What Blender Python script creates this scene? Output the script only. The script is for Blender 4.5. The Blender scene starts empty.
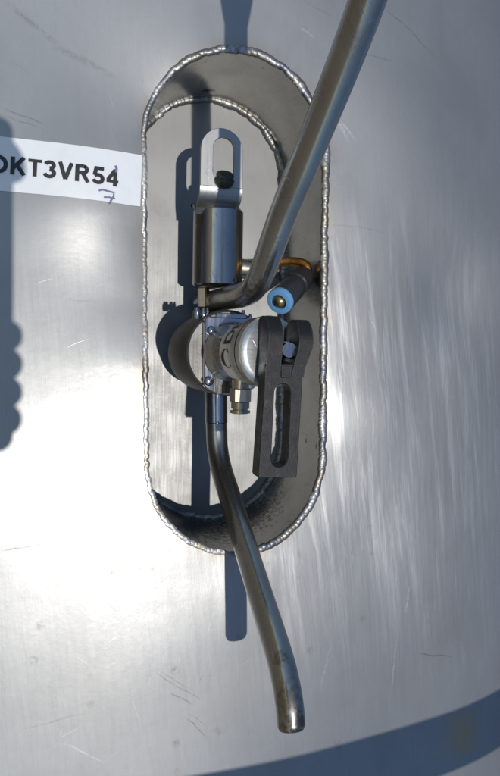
import bpy, bmesh, math, random
from mathutils import Vector, Matrix, noise
random.seed(4)
C = bpy.context.scene.collection
scene = bpy.context.scene
V = Vector
S = 0.0006                      # one unit below is 0.6 mm

# ------------------------------------------------------------------ frame
# Tank frame: X right along the circumference, Y along the tank axis, Z out of the steel.
F_PX, CX, CY = 650.0, 250.0, 388.0
def _cam_frame():
    n = -V((55-CX, -(344-CY), -F_PX)).normalized()
    ey = V((0, 1, 0)); ey = (ey - ey.dot(n)*n).normalized()
    return ey.cross(n), ey, n
EX, EY, EN = _cam_frame()
def _ray(px, py): return V((px-CX, -(py-CY), -F_PX))
Q0 = _ray(236, 300)
DN = -Q0.dot(EN)
def P(px, py, h=0.0):           # the tank-frame point at height h that the camera sees there
    r = _ray(px, py); q = r*((-DN+h)/r.dot(EN)) - Q0
    return V((q.dot(EX), q.dot(EY), q.dot(EN)))
CAM = V((-Q0.dot(EX), -Q0.dot(EY), -Q0.dot(EN)))
SUN = V((.052, -.10, 1)).normalized()
# world: tank axis lies level along world X, steel faces up and outward
UP = V((.76, 0, .65)).normalized()
WX = V((0, 1, 0)); WY = UP.cross(WX)
MW = Matrix((WX, WY, UP)).to_4x4()          # rows: tank frame -> world

# ------------------------------------------------------------------ camera
cd = bpy.data.cameras.new('camera'); cam = bpy.data.objects.new('camera', cd); C.objects.link(cam)
cd.sensor_fit = 'VERTICAL'; cd.sensor_height = 24; cd.lens = 24*F_PX/776
cd.clip_start = .005; cd.clip_end = 2000
rot = Matrix((EX, EY, EN))                  # camera coords -> tank frame
M = rot.to_4x4(); M.translation = CAM*S
cam.matrix_world = MW @ M
scene.camera = cam

# ------------------------------------------------------------------ world and sun
sw = (MW.to_3x3() @ SUN).normalized()
elev = math.asin(sw.z); azim = math.atan2(sw.x, sw.y)
w = bpy.data.worlds.new('World'); scene.world = w; w.use_nodes = True
nt = w.node_tree; nt.nodes.clear()
sky = nt.nodes.new('ShaderNodeTexSky'); sky.sky_type = 'NISHITA'; sky.sun_disc = False
sky.sun_elevation = elev; sky.sun_rotation = azim; sky.air_density = 1.15; sky.dust_density = .1; sky.ozone_density = 2.6
bg = nt.nodes.new('ShaderNodeBackground'); bg.inputs[1].default_value = .15
wo = nt.nodes.new('ShaderNodeOutputWorld')
nt.links.new(sky.outputs[0], bg.inputs[0]); nt.links.new(bg.outputs[0], wo.inputs[0])
sd = bpy.data.lights.new('sun', 'SUN'); sd.energy = 3.8; sd.angle = math.radians(.53); sd.color = (1, .96, .9)
so = bpy.data.objects.new('sun', sd); C.objects.link(so)
so.rotation_euler = sw.to_track_quat('Z', 'Y').to_euler(); so.location = sw*5
vs = scene.view_settings
vs.view_transform = 'Standard'; vs.look = 'None'; vs.gamma = 1; vs.use_curve_mapping = False; vs.exposure = -0.62
scene.cycles.use_denoising = True
scene.cycles.max_bounces = 8; scene.cycles.glossy_bounces = 6; scene.cycles.sample_clamp_indirect = 4

# ------------------------------------------------------------------ node helpers
class NT:
    def __init__(s, name):
        s.m = bpy.data.materials.new(name); s.m.use_nodes = True
        s.t = s.m.node_tree; s.t.nodes.clear()
        s.out = s.n('ShaderNodeOutputMaterial')
        tc = s.n('ShaderNodeTexCoord'); mp = s.n('ShaderNodeVectorMath', operation='SCALE')
        s.l(tc.outputs['Object'], mp.inputs[0]); mp.inputs['Scale'].default_value = 1/S
        s.co = mp.outputs[0]
    def n(s, kind, **kw):
        x = s.t.nodes.new(kind)
        for k, v in kw.items(): setattr(x, k, v)
        return x
    def l(s, a, b): s.t.links.new(a, b)
    def put(s, sock, v):
        if isinstance(v, (int, float)): sock.default_value = v
        elif isinstance(v, (tuple, list)): sock.default_value = v
        else: s.l(v, sock)
    def math(s, op, a, b=0.0, c=None, clamp=False):
        x = s.n('ShaderNodeMath', operation=op, use_clamp=clamp)
        s.put(x.inputs[0], a); s.put(x.inputs[1], b)
        if c is not None: s.put(x.inputs[2], c)
        return x.outputs[0]
    def map(s, scale, rot=(0, 0, 0), loc=(0, 0, 0), src=None):
        x = s.n('ShaderNodeMapping'); x.inputs['Scale'].default_value = scale
        x.inputs['Location'].default_value = loc
        if any(rot):
            r = s.n('ShaderNodeMapping'); r.inputs['Rotation'].default_value = rot
            s.l(src or s.co, r.inputs[0]); s.l(r.outputs[0], x.inputs[0])
        else: s.l(src or s.co, x.inputs[0])
        return x.outputs[0]
    def noise(s, vec, scale=1.0, detail=3.0, rough=.5, dist=0.0):
        x = s.n('ShaderNodeTexNoise'); s.l(vec, x.inputs['Vector'])
        x.inputs['Scale'].default_value = scale; x.inputs['Detail'].default_value = detail
        x.inputs['Roughness'].default_value = rough; x.inputs['Distortion'].default_value = dist
        return x.outputs['Fac']
    def vor(s, vec, scale=1.0, feature='F1'):
        x = s.n('ShaderNodeTexVoronoi', feature=feature); s.l(vec, x.inputs['Vector']); x.inputs['Scale'].default_value = scale
        return x
    def rng(s, v, a, b, c=0.0, d=1.0):
        x = s.n('ShaderNodeMapRange'); s.put(x.inputs[0], v)
        for i, q in enumerate((a, b, c, d)): s.put(x.inputs[i+1], q)
        return x.outputs[0]
    def mix(s, f, a, b):
        x = s.n('ShaderNodeMix', data_type='RGBA'); s.put(x.inputs[0], f)
        s.put(x.inputs[6], a if not isinstance(a, tuple) else (*a, 1)); s.put(x.inputs[7], b if not isinstance(b, tuple) else (*b, 1))
        return x.outputs[2]
    def dist(s, p):
        x = s.n('ShaderNodeVectorMath', operation='DISTANCE'); s.l(s.co, x.inputs[0]); x.inputs[1].default_value = p
        return x.outputs['Value']
    def bump(s, h, strength, dist=1.0, nrm=None):
        x = s.n('ShaderNodeBump'); s.l(h, x.inputs['Height']); x.inputs['Strength'].default_value = strength
        x.inputs['Distance'].default_value = dist*S
        if nrm is not None: s.l(nrm, x.inputs['Normal'])
        return x.outputs[0]
    def bsdf(s, col, rough, metal=1.0, nrm=None, aniso=0.0, **kw):
        x = s.n('ShaderNodeBsdfPrincipled')
        s.put(x.inputs['Base Color'], (*col, 1) if isinstance(col, tuple) else col)
        s.put(x.inputs['Roughness'], rough); s.put(x.inputs['Metallic'], metal)
        for k, v in kw.items(): s.put(x.inputs[k], v)
        if nrm is not None: s.l(nrm, x.inputs['Normal'])
        return x.outputs[0]
    def done(s, sh): s.l(sh, s.out.inputs[0]); return s.m
    def mixsh(s, f, a, b):
        x = s.n('ShaderNodeMixShader'); s.put(x.inputs[0], f); s.l(a, x.inputs[1]); s.l(b, x.inputs[2]); return x.outputs[0]

def scratch_layer(m, ang, sx, sy, thr, seed, mask_scale=.012, mask_lo=.45, mask_hi=.6):
    """thin dashes of scratches running at one angle"""
    wob = m.n('ShaderNodeVectorMath', operation='ADD')
    nz = m.n('ShaderNodeTexNoise'); m.l(m.co, nz.inputs['Vector']); nz.inputs['Scale'].default_value = .01
    sc = m.n('ShaderNodeVectorMath', operation='SCALE'); m.l(nz.outputs['Color'], sc.inputs[0]); sc.inputs['Scale'].default_value = 22
    m.l(m.co, wob.inputs[0]); m.l(sc.outputs[0], wob.inputs[1])
    v = m.map((sx, sy, .01), (0, 0, math.radians(ang)), (seed*3.1, seed*1.7, 0), src=wob.outputs[0])
    vo = m.vor(v, 1.0)
    d = m.rng(vo.outputs['Distance'], thr, thr*.3, 0, 1)
    mk = m.rng(m.noise(m.map((mask_scale,)*3, loc=(seed, seed*2.3, 0)), 1, 1), mask_lo, mask_hi)
    return m.math('MULTIPLY', d, mk, clamp=True)

def steel(name, base=(.60, .59, .57), r=.28, r2=.55, f2=.35, brush='y', bs=.25, bfreq=1.2, grime=.25, spots=(), org=(0, 0, 0), scr=True):
    m = NT(name)
    sc = {'x': (.02, bfreq, bfreq), 'y': (bfreq, .02, bfreq), 'z': (bfreq, bfreq, .02)}[brush]
    br = m.noise(m.map(sc), 1, 3, .6)
    big = m.noise(m.map((.03,)*3), 1, 4, .55)
    fine = m.noise(m.map((.5,)*3), 1, 3, .6)
    dirt = m.rng(m.math('ADD', m.math('MULTIPLY', big, .7), m.math('MULTIPLY', fine, .3)), .45, .7)
    col = m.mix(m.math('MULTIPLY', dirt, grime), base, tuple(b*q for b, q in zip(base, (.5, .47, .42))))
    col = m.mix(m.rng(br, .3, .7, 0, .25), col, tuple(min(1, b*1.15) for b in base))
    for p, rad, c, k in spots:
        dd = m.math('ADD', m.dist(tuple(V(p)-V(org))), m.math('MULTIPLY', m.math('SUBTRACT', m.noise(m.map((.25,)*3), 1, 3), .5), rad*2.4))
        col = m.mix(m.math('MULTIPLY', m.rng(dd, rad, rad*.45), k), col, c)
    rough = m.math('ADD', m.rng(br, .3, .7, r-.06, r+.08), m.math('MULTIPLY', dirt, .12))
    nb = m.bump(br, bs, .35)
    if scr:
        s1 = scratch_layer(m, 63, .5, .02, .16, 3, .03); s2 = scratch_layer(m, -35, .4, .025, .14, 7, .03)
        ss = m.math('MAXIMUM', s1, s2)
        nb = m.bump(ss, .35, .5, nb); rough = m.math('ADD', rough, m.math('MULTIPLY', ss, .15))
    a = m.bsdf(col, rough, 1, nb)
    b = m.bsdf(col, r2, 1, nb)
    return m.done(m.mixsh(f2, a, b))

# ------------------------------------------------------------------ object helpers
def mat_at(b): return MW @ Matrix.Translation(V(b)*S)
def props(o, label=None, cat=None, group=None, kind=None):
    if label: o['label'] = label
    if cat: o['category'] = cat
    if group: o['group'] = group
    if kind: o['kind'] = kind
    return o
def thing(name, base, label, cat, group=None):
    o = bpy.data.objects.new(name, None); C.objects.link(o); o.empty_display_size = .01
    o.matrix_world = mat_at(base); o['_b'] = list(base)
    return props(o, label, cat, group)
def base_of(o):
    while o.parent: o = o.parent
    return V(o['_b'])
class MB:
    def __init__(s): s.v = []; s.f = []; s.sm = []
    def add(s, vs, fs, smooth=True):
        k = len(s.v); s.v += [V(p) for p in vs]
        s.f += [tuple(k+i for i in q) for q in fs]; s.sm += [smooth]*len(fs)
        return s
    def prism(s, outline, ax, ay, az, o, d0, d1, bev=0.0, holes=()):
        """outline in (ax, ay) plane at o, extruded from d0 to d1 along az (holes: closed loops)"""
        bm = bmesh.new(); loops = [outline]+list(holes); rings = []
        def ringat(lp, d, inset):
            if inset:
                n = len(lp); q = []
                area = sum(lp[i][0]*lp[(i+1) % n][1]-lp[(i+1) % n][0]*lp[i][1] for i in range(n))
                sg = 1 if area > 0 else -1
                if lp is not outline: sg = -sg
                for i in range(n):
                    a = V(lp[i-1]); b = V(lp[i]); c = V(lp[(i+1) % n])
                    e1 = (b-a).normalized(); e2 = (c-b).normalized()
                    n1 = V((-e1.y, e1.x)); n2 = V((-e2.y, e2.x)); nn = (n1+n2)
                    if nn.length < 1e-6: nn = n1
                    nn.normalize(); k = 1/max(.4, nn.dot(n1))
                    q.append(b+nn*inset*k*sg)
            else: q = [V(p) for p in lp]
            return [bm.verts.new(o+ax*p[0]+ay*p[1]+az*d) for p in q]
        ds = [(d0, bev), (d0+bev, 0), (d1-bev, 0), (d1, bev)] if bev else [(d0, 0), (d1, 0)]
        ends = [[], []]
        for lp in loops:
            rs = [ringat(lp, d, i) for d, i in ds]
            for a, b in zip(rs, rs[1:]):
                for i in range(len(lp)):
                    j = (i+1) % len(lp); bm.faces.new((a[i], a[j], b[j], b[i]))
            ends[0].append(rs[0]); ends[1].append(rs[-1])
        for grp in ends:
            es = []
            for rg in grp:
                for i in range(len(rg)):
                    e = bm.edges.get((rg[i], rg[(i+1) % len(rg)])); es.append(e)
            bmesh.ops.triangle_fill(bm, use_beauty=True, use_dissolve=False, edges=es)
        bmesh.ops.recalc_face_normals(bm, faces=bm.faces[:])
        bm.verts.index_update(); bm.verts.ensure_lookup_table()
        s.add([v.co.copy() for v in bm.verts], [[v.index for v in f.verts] for f in bm.faces], False)
        bm.free(); return s
    def lathe(s, a, b, prof, n=48, sx=1.0, caps=True):
        """prof: (distance from a along a->b, radius)"""
        a = V(a); z = (V(b)-a).normalized(); x = z.orthogonal().normalized(); y = z.cross(x)
        vs = []; fs = []
        for d, r in prof:
            for i in range(n):
                t = 2*math.pi*i/n; vs.append(a+z*d+(x*math.cos(t)+y*math.sin(t))*r)
        for k in range(len(prof)-1):
            for i in range(n):
                j = (i+1) % n; fs.append((k*n+i, k*n+j, (k+1)*n+j, (k+1)*n+i))
        if caps:
            fs.append(tuple(range(n-1, -1, -1))); fs.append(tuple((len(prof)-1)*n+i for i in range(n)))
        return s.add(vs, fs)
    def sweep(s, pts, rad, n=24, closed=False, caps=True, up=None):
        """rad(i, angle) or number"""
        k = len(pts); pts = [V(p) for p in pts]; vs = []; fs = []
        T = []
        for i in range(k):
            a = pts[(i-1) % k] if (closed or i) else pts[0]; b = pts[(i+1) % k] if (closed or i < k-1) else pts[-1]
            T.append((b-a).normalized())
        u = V(up) if up else T[0].orthogonal()
        for i in range(k):
            if up: u = V(up)
            u = (u-u.dot(T[i])*T[i]).normalized(); w_ = T[i].cross(u)
            for j in range(n):
                t = 2*math.pi*j/n; r = rad(i, t) if callable(rad) else rad
                vs.append(pts[i]+(u*math.cos(t)+w_*math.sin(t))*r)
        for i in range(k if closed else k-1):
            for j in range(n):
                a = i*n; b = ((i+1) % k)*n; fs.append((a+j, a+(j+1) % n, b+(j+1) % n, b+j))
        if caps and not closed:
            fs.append(tuple(range(n-1, -1, -1))); fs.append(tuple((k-1)*n+i for i in range(n)))
        return s.add(vs, fs)
    def build(s, name, mat, parent=None, base=None, sharp=32, attr=None):
        b = base_of(parent) if parent is not None else V(base or (0, 0, 0))
        me = bpy.data.meshes.new(name); me.from_pydata([tuple((p-b)*S) for p in s.v], [], s.f); me.update()
        bm = bmesh.new(); bm.from_mesh(me); bmesh.ops.recalc_face_normals(bm, faces=bm.faces[:]); bm.to_mesh(me); bm.free()
        for p in me.polygons: p.use_smooth = True
        me.set_sharp_from_angle(angle=math.radians(sharp))
        me.materials.append(mat)
        if attr is not None:
            at = me.attributes.new(attr[0], 'FLOAT', 'POINT'); at.data.foreach_set('value', attr[1])
        o = bpy.data.objects.new(name, me); C.objects.link(o)
        if parent is not None: o.parent = parent
        else: o.matrix_world = mat_at(b); o['_b'] = list(b)
        return o
def circ(r, n=40, cx=0, cy=0, a0=0): return [(cx+r*math.cos(a0+2*math.pi*i/n), cy+r*math.sin(a0+2*math.pi*i/n)) for i in range(n)]
def rrect(x0, x1, y0, y1, r, n=7):
    o = []
    for cx, cy, a in ((x1-r, y1-r, 0), (x0+r, y1-r, 90), (x0+r, y0+r, 180), (x1-r, y0+r, 270)):
        for i in range(n+1):
            t = math.radians(a+90*i/n); o.append((cx+r*math.cos(t), cy+r*math.sin(t)))
    return o
def spline(pts, per=10):
    pts = [V(p) for p in pts]; q = [2*pts[0]-pts[1]]+pts+[2*pts[-1]-pts[-2]]; out = []
    for i in range(1, len(q)-2):
        for k in range(per):
            t = k/per; a, b, c, d = q[i-1:i+3]
            out.append(.5*((2*b)+(c-a)*t+(2*a-5*b+4*c-d)*t*t+(3*b-a-3*c+d)*t**3))
    out.append(pts[-1]); return out
AX, AY, AZ = V((1, 0, 0)), V((0, 1, 0)), V((0, 0, 1))

# ------------------------------------------------------------------ the tank surface
RT = 1750.0                                  # tank radius (1.05 m)
HW, YT, YB, XC = 94.0, 243.0, -257.0, 4.0    # recess opening
DEPTH = -130.0
def stadium(off=0.0, n=440):
    """points, outward normals and arc position of the opening outline offset outward"""
    r = HW+off; yt = YT-HW; yb = YB+HW; L1 = yt-yb; per = 2*L1+2*math.pi*HW; out = []
    for i in range(n):
        s = per*i/n
        if s < L1: p = V((HW, yb+s)); nn = V((1, 0))
        elif s < L1+math.pi*HW:
            t = (s-L1)/HW; nn = V((math.cos(t), math.sin(t))); p = V((0, yt))+nn*HW
        elif s < 2*L1+math.pi*HW:
            p = V((-HW, yt-(s-L1-math.pi*HW))); nn = V((-1, 0))
        else:
            t = math.pi+(s-2*L1-math.pi*HW)/HW; nn = V((math.cos(t), math.sin(t))); p = V((0, yb))+nn*HW
        q = p+nn*off; lean = -.012
        out.append((q.x+XC-lean*q.y*-1, q.y, nn.x, nn.y, s))
    return out
def sdist(x, y):
    x -= XC; yt = YT-HW; yb = YB+HW; cy = min(max(y, yb), yt)
    return math.hypot(x, y-cy)-HW
DENTS = ((262, 12, -7.0, 44), (-145, 98, 6.5, 42), (-225, 250, -4, 60), (170, -120, 2.2, 38), (215, -60, -2.0, 30), (150, -250, -2.4, 40), (60, 300, 2.5, 45), (190, 190, 2.5, 50))
def relief(x, y):
    t = max(0, sdist(x, y))
    xx = x-XC; dy = y-min(max(y, YB+HW), YT-HW); ln = math.hypot(xx if dy else 1, dy) or 1
    nx, ny = ((xx/ln, dy/ln) if dy else (math.copysign(1, xx), 0))
    up_ = min(1, max(0, (y+70)/110)); up_ = up_*up_*(3-2*up_)
    side = 4.5 if nx > 0 else 1.2+7.5*up_
    amp = (nx*nx*side+ny*ny*(-1.6 if ny > 0 else 3.0))*(1+.4*noise.noise(V((x*.014, y*.014, 3))))
    h = -amp*math.exp(-t/46)
    u = min(1, max(0, (250-x)/400)); u = u*u*(3-2*u)
    h += u*(.000085*(y-150)**2-2.4)*math.exp(-(max(0, abs(y)-480)/300)**2)*math.exp(-(max(0, abs(x)-400)/300)**2)
    if x < 0: h += .6*x*x/(2*RT)*math.exp(-(max(0, -x-260)/200)**2)*math.exp(-(max(0, abs(y)-480)/300)**2)
    for bx, by, am, sg in DENTS: h += am*math.exp(-((x-bx)**2+(y-by)**2)/(2*sg*sg))
    h += 1.8*noise.noise(V((x*.0045, y*.0035, 1.5)))*min(1, t/60+.3)
    h += .55*noise.noise(V((x*.014, y*.010, 8.5)))
    return h
def surf(x, y, lift=0.0):
    th = x/RT; r = RT+relief(x, y)+lift
    return V((r*math.sin(th), y, r*math.cos(th)-RT))

m_shell_spots = []
SCRATCHES = [(5, -6, 62, 46, 3.5, .35, 0), (48, 38, 122, 78, 4.5, .3, 0), (0, 102, 50, 124, 1.0, .5, 0), (0, 109, 46, 128, .7, .4, 0), (385, 0, 446, 56, 1.0, .55, 0), (350, 50, 402, 59, .8, .5, 0),
    (0, 549, 50, 543, 1.3, .75, 0), (152, 664, 200, 693, .9, .6, 0), (156, 662, 192, 684, .7, .5, 0), (165, 683, 190, 696, 1.1, .6, 0), (180, 705, 205, 728, 1.0, .6, 0), (184, 703, 202, 716, .7, .5, 0),
    (424, 659, 466, 666, 1.2, .7, 0), (345, 20, 300, 0, .7, .4, 0), (330, 222, 395, 232, .7, .35, 0), (70, 300, 92, 302, .8, .3, 0), (20, 720, 90, 700, 1.0, .3, 0),
    (402, 636, 395, 700, 1.6, .5, 1), (415, 588, 411, 620, 1.8, .6, 1), (338, 112, 352, 142, 3.2, .4, 1), (343, 118, 360, 140, 1.6, .5, 1), (372, 310, 380, 330, 1.2, .6, 1), (385, 350, 388, 385, 1.0, .5, 1),
    (60, 730, 105, 748, 1.2, .4, 1), (330, 640, 318, 690, 2.2, .3, 1), (300, 28, 316, 37, 1.6, .5, 1), (262, 300, 320, 310, .6, .2, 1), (130, 545, 120, 600, .8, .3, 1), (425, 470, 422, 560, 1.4, .25, 1), (372, 380, 378, 470, 2.0, .3, 1), (355, 420, 350, 500, 1.6, .3, 1)]
def seg_mask(m, x0, y0, x1, y1, wd, k, wob, brk):
    a, b = P(x0, y0, 0), P(x1, y1, 0); d = b-a; L_ = d.length; ang = math.atan2(d.y, d.x)
    sub = m.n('ShaderNodeVectorMath', operation='SUBTRACT'); m.l(m.co, sub.inputs[0]); sub.inputs[1].default_value = tuple(a)
    mp = m.n('ShaderNodeMapping'); mp.inputs['Rotation'].default_value = (0, 0, -ang); m.l(sub.outputs[0], mp.inputs[0])
    sx = m.n('ShaderNodeSeparateXYZ'); m.l(mp.outputs[0], sx.inputs[0])
    v = m.math('ABSOLUTE', m.math('ADD', sx.outputs[1], wob))
    across = m.rng(v, wd, wd*.2); along = m.math('MULTIPLY', m.rng(sx.outputs[0], 0, L_*.25), m.rng(sx.outputs[0], L_, L_*.7))
    return m.math('MULTIPLY', m.math('MULTIPLY', across, along), m.math('MULTIPLY', brk, k), clamp=True)
def tank_material():
    m = NT('brushed tank steel')
    at = m.n('ShaderNodeAttribute', attribute_name='weld_distance').outputs['Fac']
    # mill finish: long vertical brushing, patchy buffing, haze of dried dirt
    br = m.noise(m.map((.9, .012, .9)), 1, 4, .65)
    br2 = m.noise(m.map((.22, .0075, .22), (0, 0, math.radians(-5))), 1, 7, .75, .2)
    cloud = m.noise(m.map((.009, .006, .009)), 1, 4, .6, .6)
    mott = m.noise(m.map((.05,)*3), 1, 5, .6)
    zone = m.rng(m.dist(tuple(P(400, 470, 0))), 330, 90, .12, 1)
    s1 = scratch_layer(m, 10, .40, .012, .085, 1, .007, .45, .6)
    s2 = scratch_layer(m, -52, .30, .0075, .10, 5, .007, .45, .6)
    s3 = scratch_layer(m, 60, .34, .0075, .08, 9, .008, .47, .6)
    s4 = scratch_layer(m, -14, .26, .006, .10, 14, .006, .45, .58)
    light = m.math('MAXIMUM', s1, s4); dark = m.math('MAXIMUM', s2, s3)
    vo = m.vor(m.map((.042, .042, .01)), 1.0)
    sp = m.math('MULTIPLY', m.rng(vo.outputs['Distance'], .24, .06), m.rng(vo.outputs['Color'], .45, .6))
    sp = m.math('MULTIPLY', sp, m.rng(m.noise(m.map((.22,)*3), 1, 3), .35, .6))
    vo2 = m.vor(m.map((.13, .13, .01)), 1.0)
    sp2 = m.math('MULTIPLY', m.rng(vo2.outputs['Distance'], .12, .03), m.rng(m.noise(m.map((.013,)*3, loc=(9, 1, 0)), 1, 2), .55, .66))
    where = m.rng(m.dist(tuple(P(190, 690, 0))), 300, 120)
    spots = m.math('MULTIPLY', m.math('ADD', m.math('MULTIPLY', sp, .9), m.math('MULTIPLY', sp2, .8), clamp=True), m.math('ADD', where, .12))
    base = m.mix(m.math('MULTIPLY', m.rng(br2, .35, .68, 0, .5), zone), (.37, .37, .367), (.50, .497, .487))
    base = m.mix(m.rng(cloud, .45, .75, 0, .35), base, (.23, .227, .22))
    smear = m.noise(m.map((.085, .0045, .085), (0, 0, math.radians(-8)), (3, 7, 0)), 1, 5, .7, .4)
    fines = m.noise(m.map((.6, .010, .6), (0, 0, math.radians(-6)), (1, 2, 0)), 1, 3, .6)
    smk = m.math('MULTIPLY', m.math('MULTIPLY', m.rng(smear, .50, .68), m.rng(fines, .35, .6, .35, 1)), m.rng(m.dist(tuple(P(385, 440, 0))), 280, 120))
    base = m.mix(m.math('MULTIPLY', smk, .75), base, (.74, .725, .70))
    base = m.mix(m.math('MULTIPLY', dark, .4), base, (.22, .20, .18))
    base = m.mix(m.math('MULTIPLY', light, .2), base, (.75, .74, .72))
    base = m.mix(m.math('MULTIPLY', spots, .75), base, (.20, .18, .15))
    dk = lt_ = None
    wob = m.math('MULTIPLY', m.math('SUBTRACT', m.noise(m.map((.04,)*3), 1, 1), .5), 7)
    brk = m.rng(m.noise(m.map((.35,)*3), 1, 2), .32, .55)
    for x0, y0, x1, y1, wd, k, li in SCRATCHES:
        v = seg_mask(m, x0, y0, x1, y1, wd, k, wob, brk)
        if li: lt_ = v if lt_ is None else m.math('MAXIMUM', lt_, v)
        else: dk = v if dk is None else m.math('MAXIMUM', dk, v)
    base = m.mix(m.math('MULTIPLY', dk, .8), base, (.12, .11, .10)); base = m.mix(m.math('MULTIPLY', lt_, .6), base, (.80, .79, .77))
    tan = m.math('ADD', m.dist(tuple(P(465, 736, -20))), m.math('MULTIPLY', m.math('SUBTRACT', mott, .5), 60))
    base = m.mix(m.math('MULTIPLY', m.rng(tan, 36, 6), .85), base, (.48, .36, .20))
    heat = m.math('MULTIPLY', m.rng(at, 15, 2), m.rng(m.noise(m.map((.028,)*3), 1, 5, .7), .38, .6))
    base = m.mix(m.math('MULTIPLY', heat, .6), base, (.34, .28, .22))
    nb = m.bump(br, .07, .25); nb = m.bump(m.math('MULTIPLY', br2, zone), .14, .8, nb)
    nb = m.bump(m.math('MAXIMUM', light, dark), .12, .4, nb); nb = m.bump(mott, .12, .8, nb)
    r = m.math('ADD', m.rng(br2, .3, .7, .20, .26), m.math('MULTIPLY', cloud, .12))
    r = m.math('ADD', r, m.math('MULTIPLY', m.math('MAXIMUM', light, dark), .12))
    tg = m.n('ShaderNodeVectorTransform', vector_type='VECTOR', convert_from='OBJECT', convert_to='WORLD'); tg.inputs[0].default_value = (0, 1, 0)
    a = m.bsdf(base, r, 1, nb, Tangent=tg.outputs[0], Anisotropic=.55, **{'Anisotropic Rotation': .25})
    b = m.bsdf(base, m.rng(smk, 0, 1, .62, .5), 1, nb)
    return m.done(m.mixsh(.72, a, b))
M_TANK = tank_material()

tank = thing('tank', (0, 0, 0), 'brushed stainless steel tank with a long round-ended recess welded into its side', 'tank')
N = 440
# shell: rings growing outward from the opening, then squared off
offs = [0]
while offs[-1] < 620: offs.append(offs[-1]+min(1.5+offs[-1]*.05, 14))
mb = MB(); att = []; rows = []
for o in offs: rows.append([(x, y) for x, y, *_ in stadium(o, N)])
last = rows[-1]
def rect_pt(x, y, bx, by):
    k = 1/max(abs(x)/bx, abs(y)/by); return (x*k, y*k)
BX, BY = 1300.0, 2300.0
tgt = [rect_pt(x-XC, y, BX, BY) for x, y in last]
for k in range(1, 13):
    t = (k/12)**1.3; rows.append([(a[0]+(b[0]-a[0])*t, a[1]+(b[1]-a[1])*t) for a, b in zip(last, tgt)])
vs = []
for rw in rows:
    for x, y in rw: vs.append(surf(x, y)); att.append(max(0, sdist(x, y)))
fs = [(k*N+i, k*N+(i+1) % N, (k+1)*N+(i+1) % N, (k+1)*N+i) for k in range(len(rows)-1) for i in range(N)]
mb.add(vs, fs)
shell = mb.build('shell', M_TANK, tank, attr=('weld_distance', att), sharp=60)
# the rest of the drum and its dished ends
mb = MB(); na = 60; a0 = BX/RT; vs = []; fs = []
for i in range(na+1):
    th = a0+(2*math.pi-2*a0)*i/na
    for y in (-BY, BY): vs.append(V(((RT+.3)*math.sin(th), y, (RT+.3)*math.cos(th)-RT)))
fs = [(2*i, 2*i+1, 2*i+3, 2*i+2) for i in range(na)]
mb.add(vs, fs)
mb.build('drum', M_TANK, tank)
for sy in (-1, 1):
    mb = MB(); mb.lathe((0, sy*(BY-2), -RT), (0, sy*(BY+10), -RT), [(0, RT-1), (60, RT-40), (140, RT-200), (220, RT*.6), (262, RT*.25), (268, 8)], 72)
    mb.build('end_cap', M_TANK, tank)

# recess wall and floor -------------------------------------------------
def Lp(px, py, h): return tuple(P(px, py, h))
rust = (.10, .05, .025)
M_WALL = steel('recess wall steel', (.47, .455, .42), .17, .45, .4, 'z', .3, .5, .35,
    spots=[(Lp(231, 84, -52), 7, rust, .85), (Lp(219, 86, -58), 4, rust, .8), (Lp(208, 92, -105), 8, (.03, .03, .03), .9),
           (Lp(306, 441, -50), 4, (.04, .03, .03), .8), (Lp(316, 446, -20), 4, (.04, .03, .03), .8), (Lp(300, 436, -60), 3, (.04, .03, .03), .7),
           (Lp(190, 520, -90), 75, (.03, .028, .025), .93), (Lp(175, 512, -80), 45, (.03, .03, .03), .9), (Lp(255, 525, -90), 50, (.05, .045, .04), .8), (Lp(319, 280, -15), 12, (.2, .17, .14), .5), (Lp(262, 70, -20), 3, rust, .5), (Lp(294, 287, -110), 3, rust, .6)])  # the wide near-black spots paint shade onto the wall's bottom end
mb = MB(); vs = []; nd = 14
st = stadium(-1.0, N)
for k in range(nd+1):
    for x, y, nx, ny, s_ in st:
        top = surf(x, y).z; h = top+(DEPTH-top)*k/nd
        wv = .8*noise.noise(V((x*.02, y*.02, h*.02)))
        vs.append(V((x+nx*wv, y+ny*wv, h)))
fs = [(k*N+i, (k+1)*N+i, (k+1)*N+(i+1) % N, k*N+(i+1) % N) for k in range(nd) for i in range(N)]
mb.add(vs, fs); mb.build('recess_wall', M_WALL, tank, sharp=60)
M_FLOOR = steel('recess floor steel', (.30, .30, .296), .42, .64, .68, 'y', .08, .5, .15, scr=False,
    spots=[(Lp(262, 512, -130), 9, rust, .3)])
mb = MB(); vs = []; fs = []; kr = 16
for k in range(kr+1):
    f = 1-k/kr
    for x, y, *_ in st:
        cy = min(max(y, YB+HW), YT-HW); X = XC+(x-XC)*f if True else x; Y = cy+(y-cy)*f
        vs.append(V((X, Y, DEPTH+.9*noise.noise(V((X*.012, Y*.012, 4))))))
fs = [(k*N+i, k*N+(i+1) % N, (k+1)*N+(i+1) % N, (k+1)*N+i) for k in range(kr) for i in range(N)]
mb.add(vs, fs); mb.build('recess_floor', M_FLOOR, tank, sharp=60)

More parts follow.
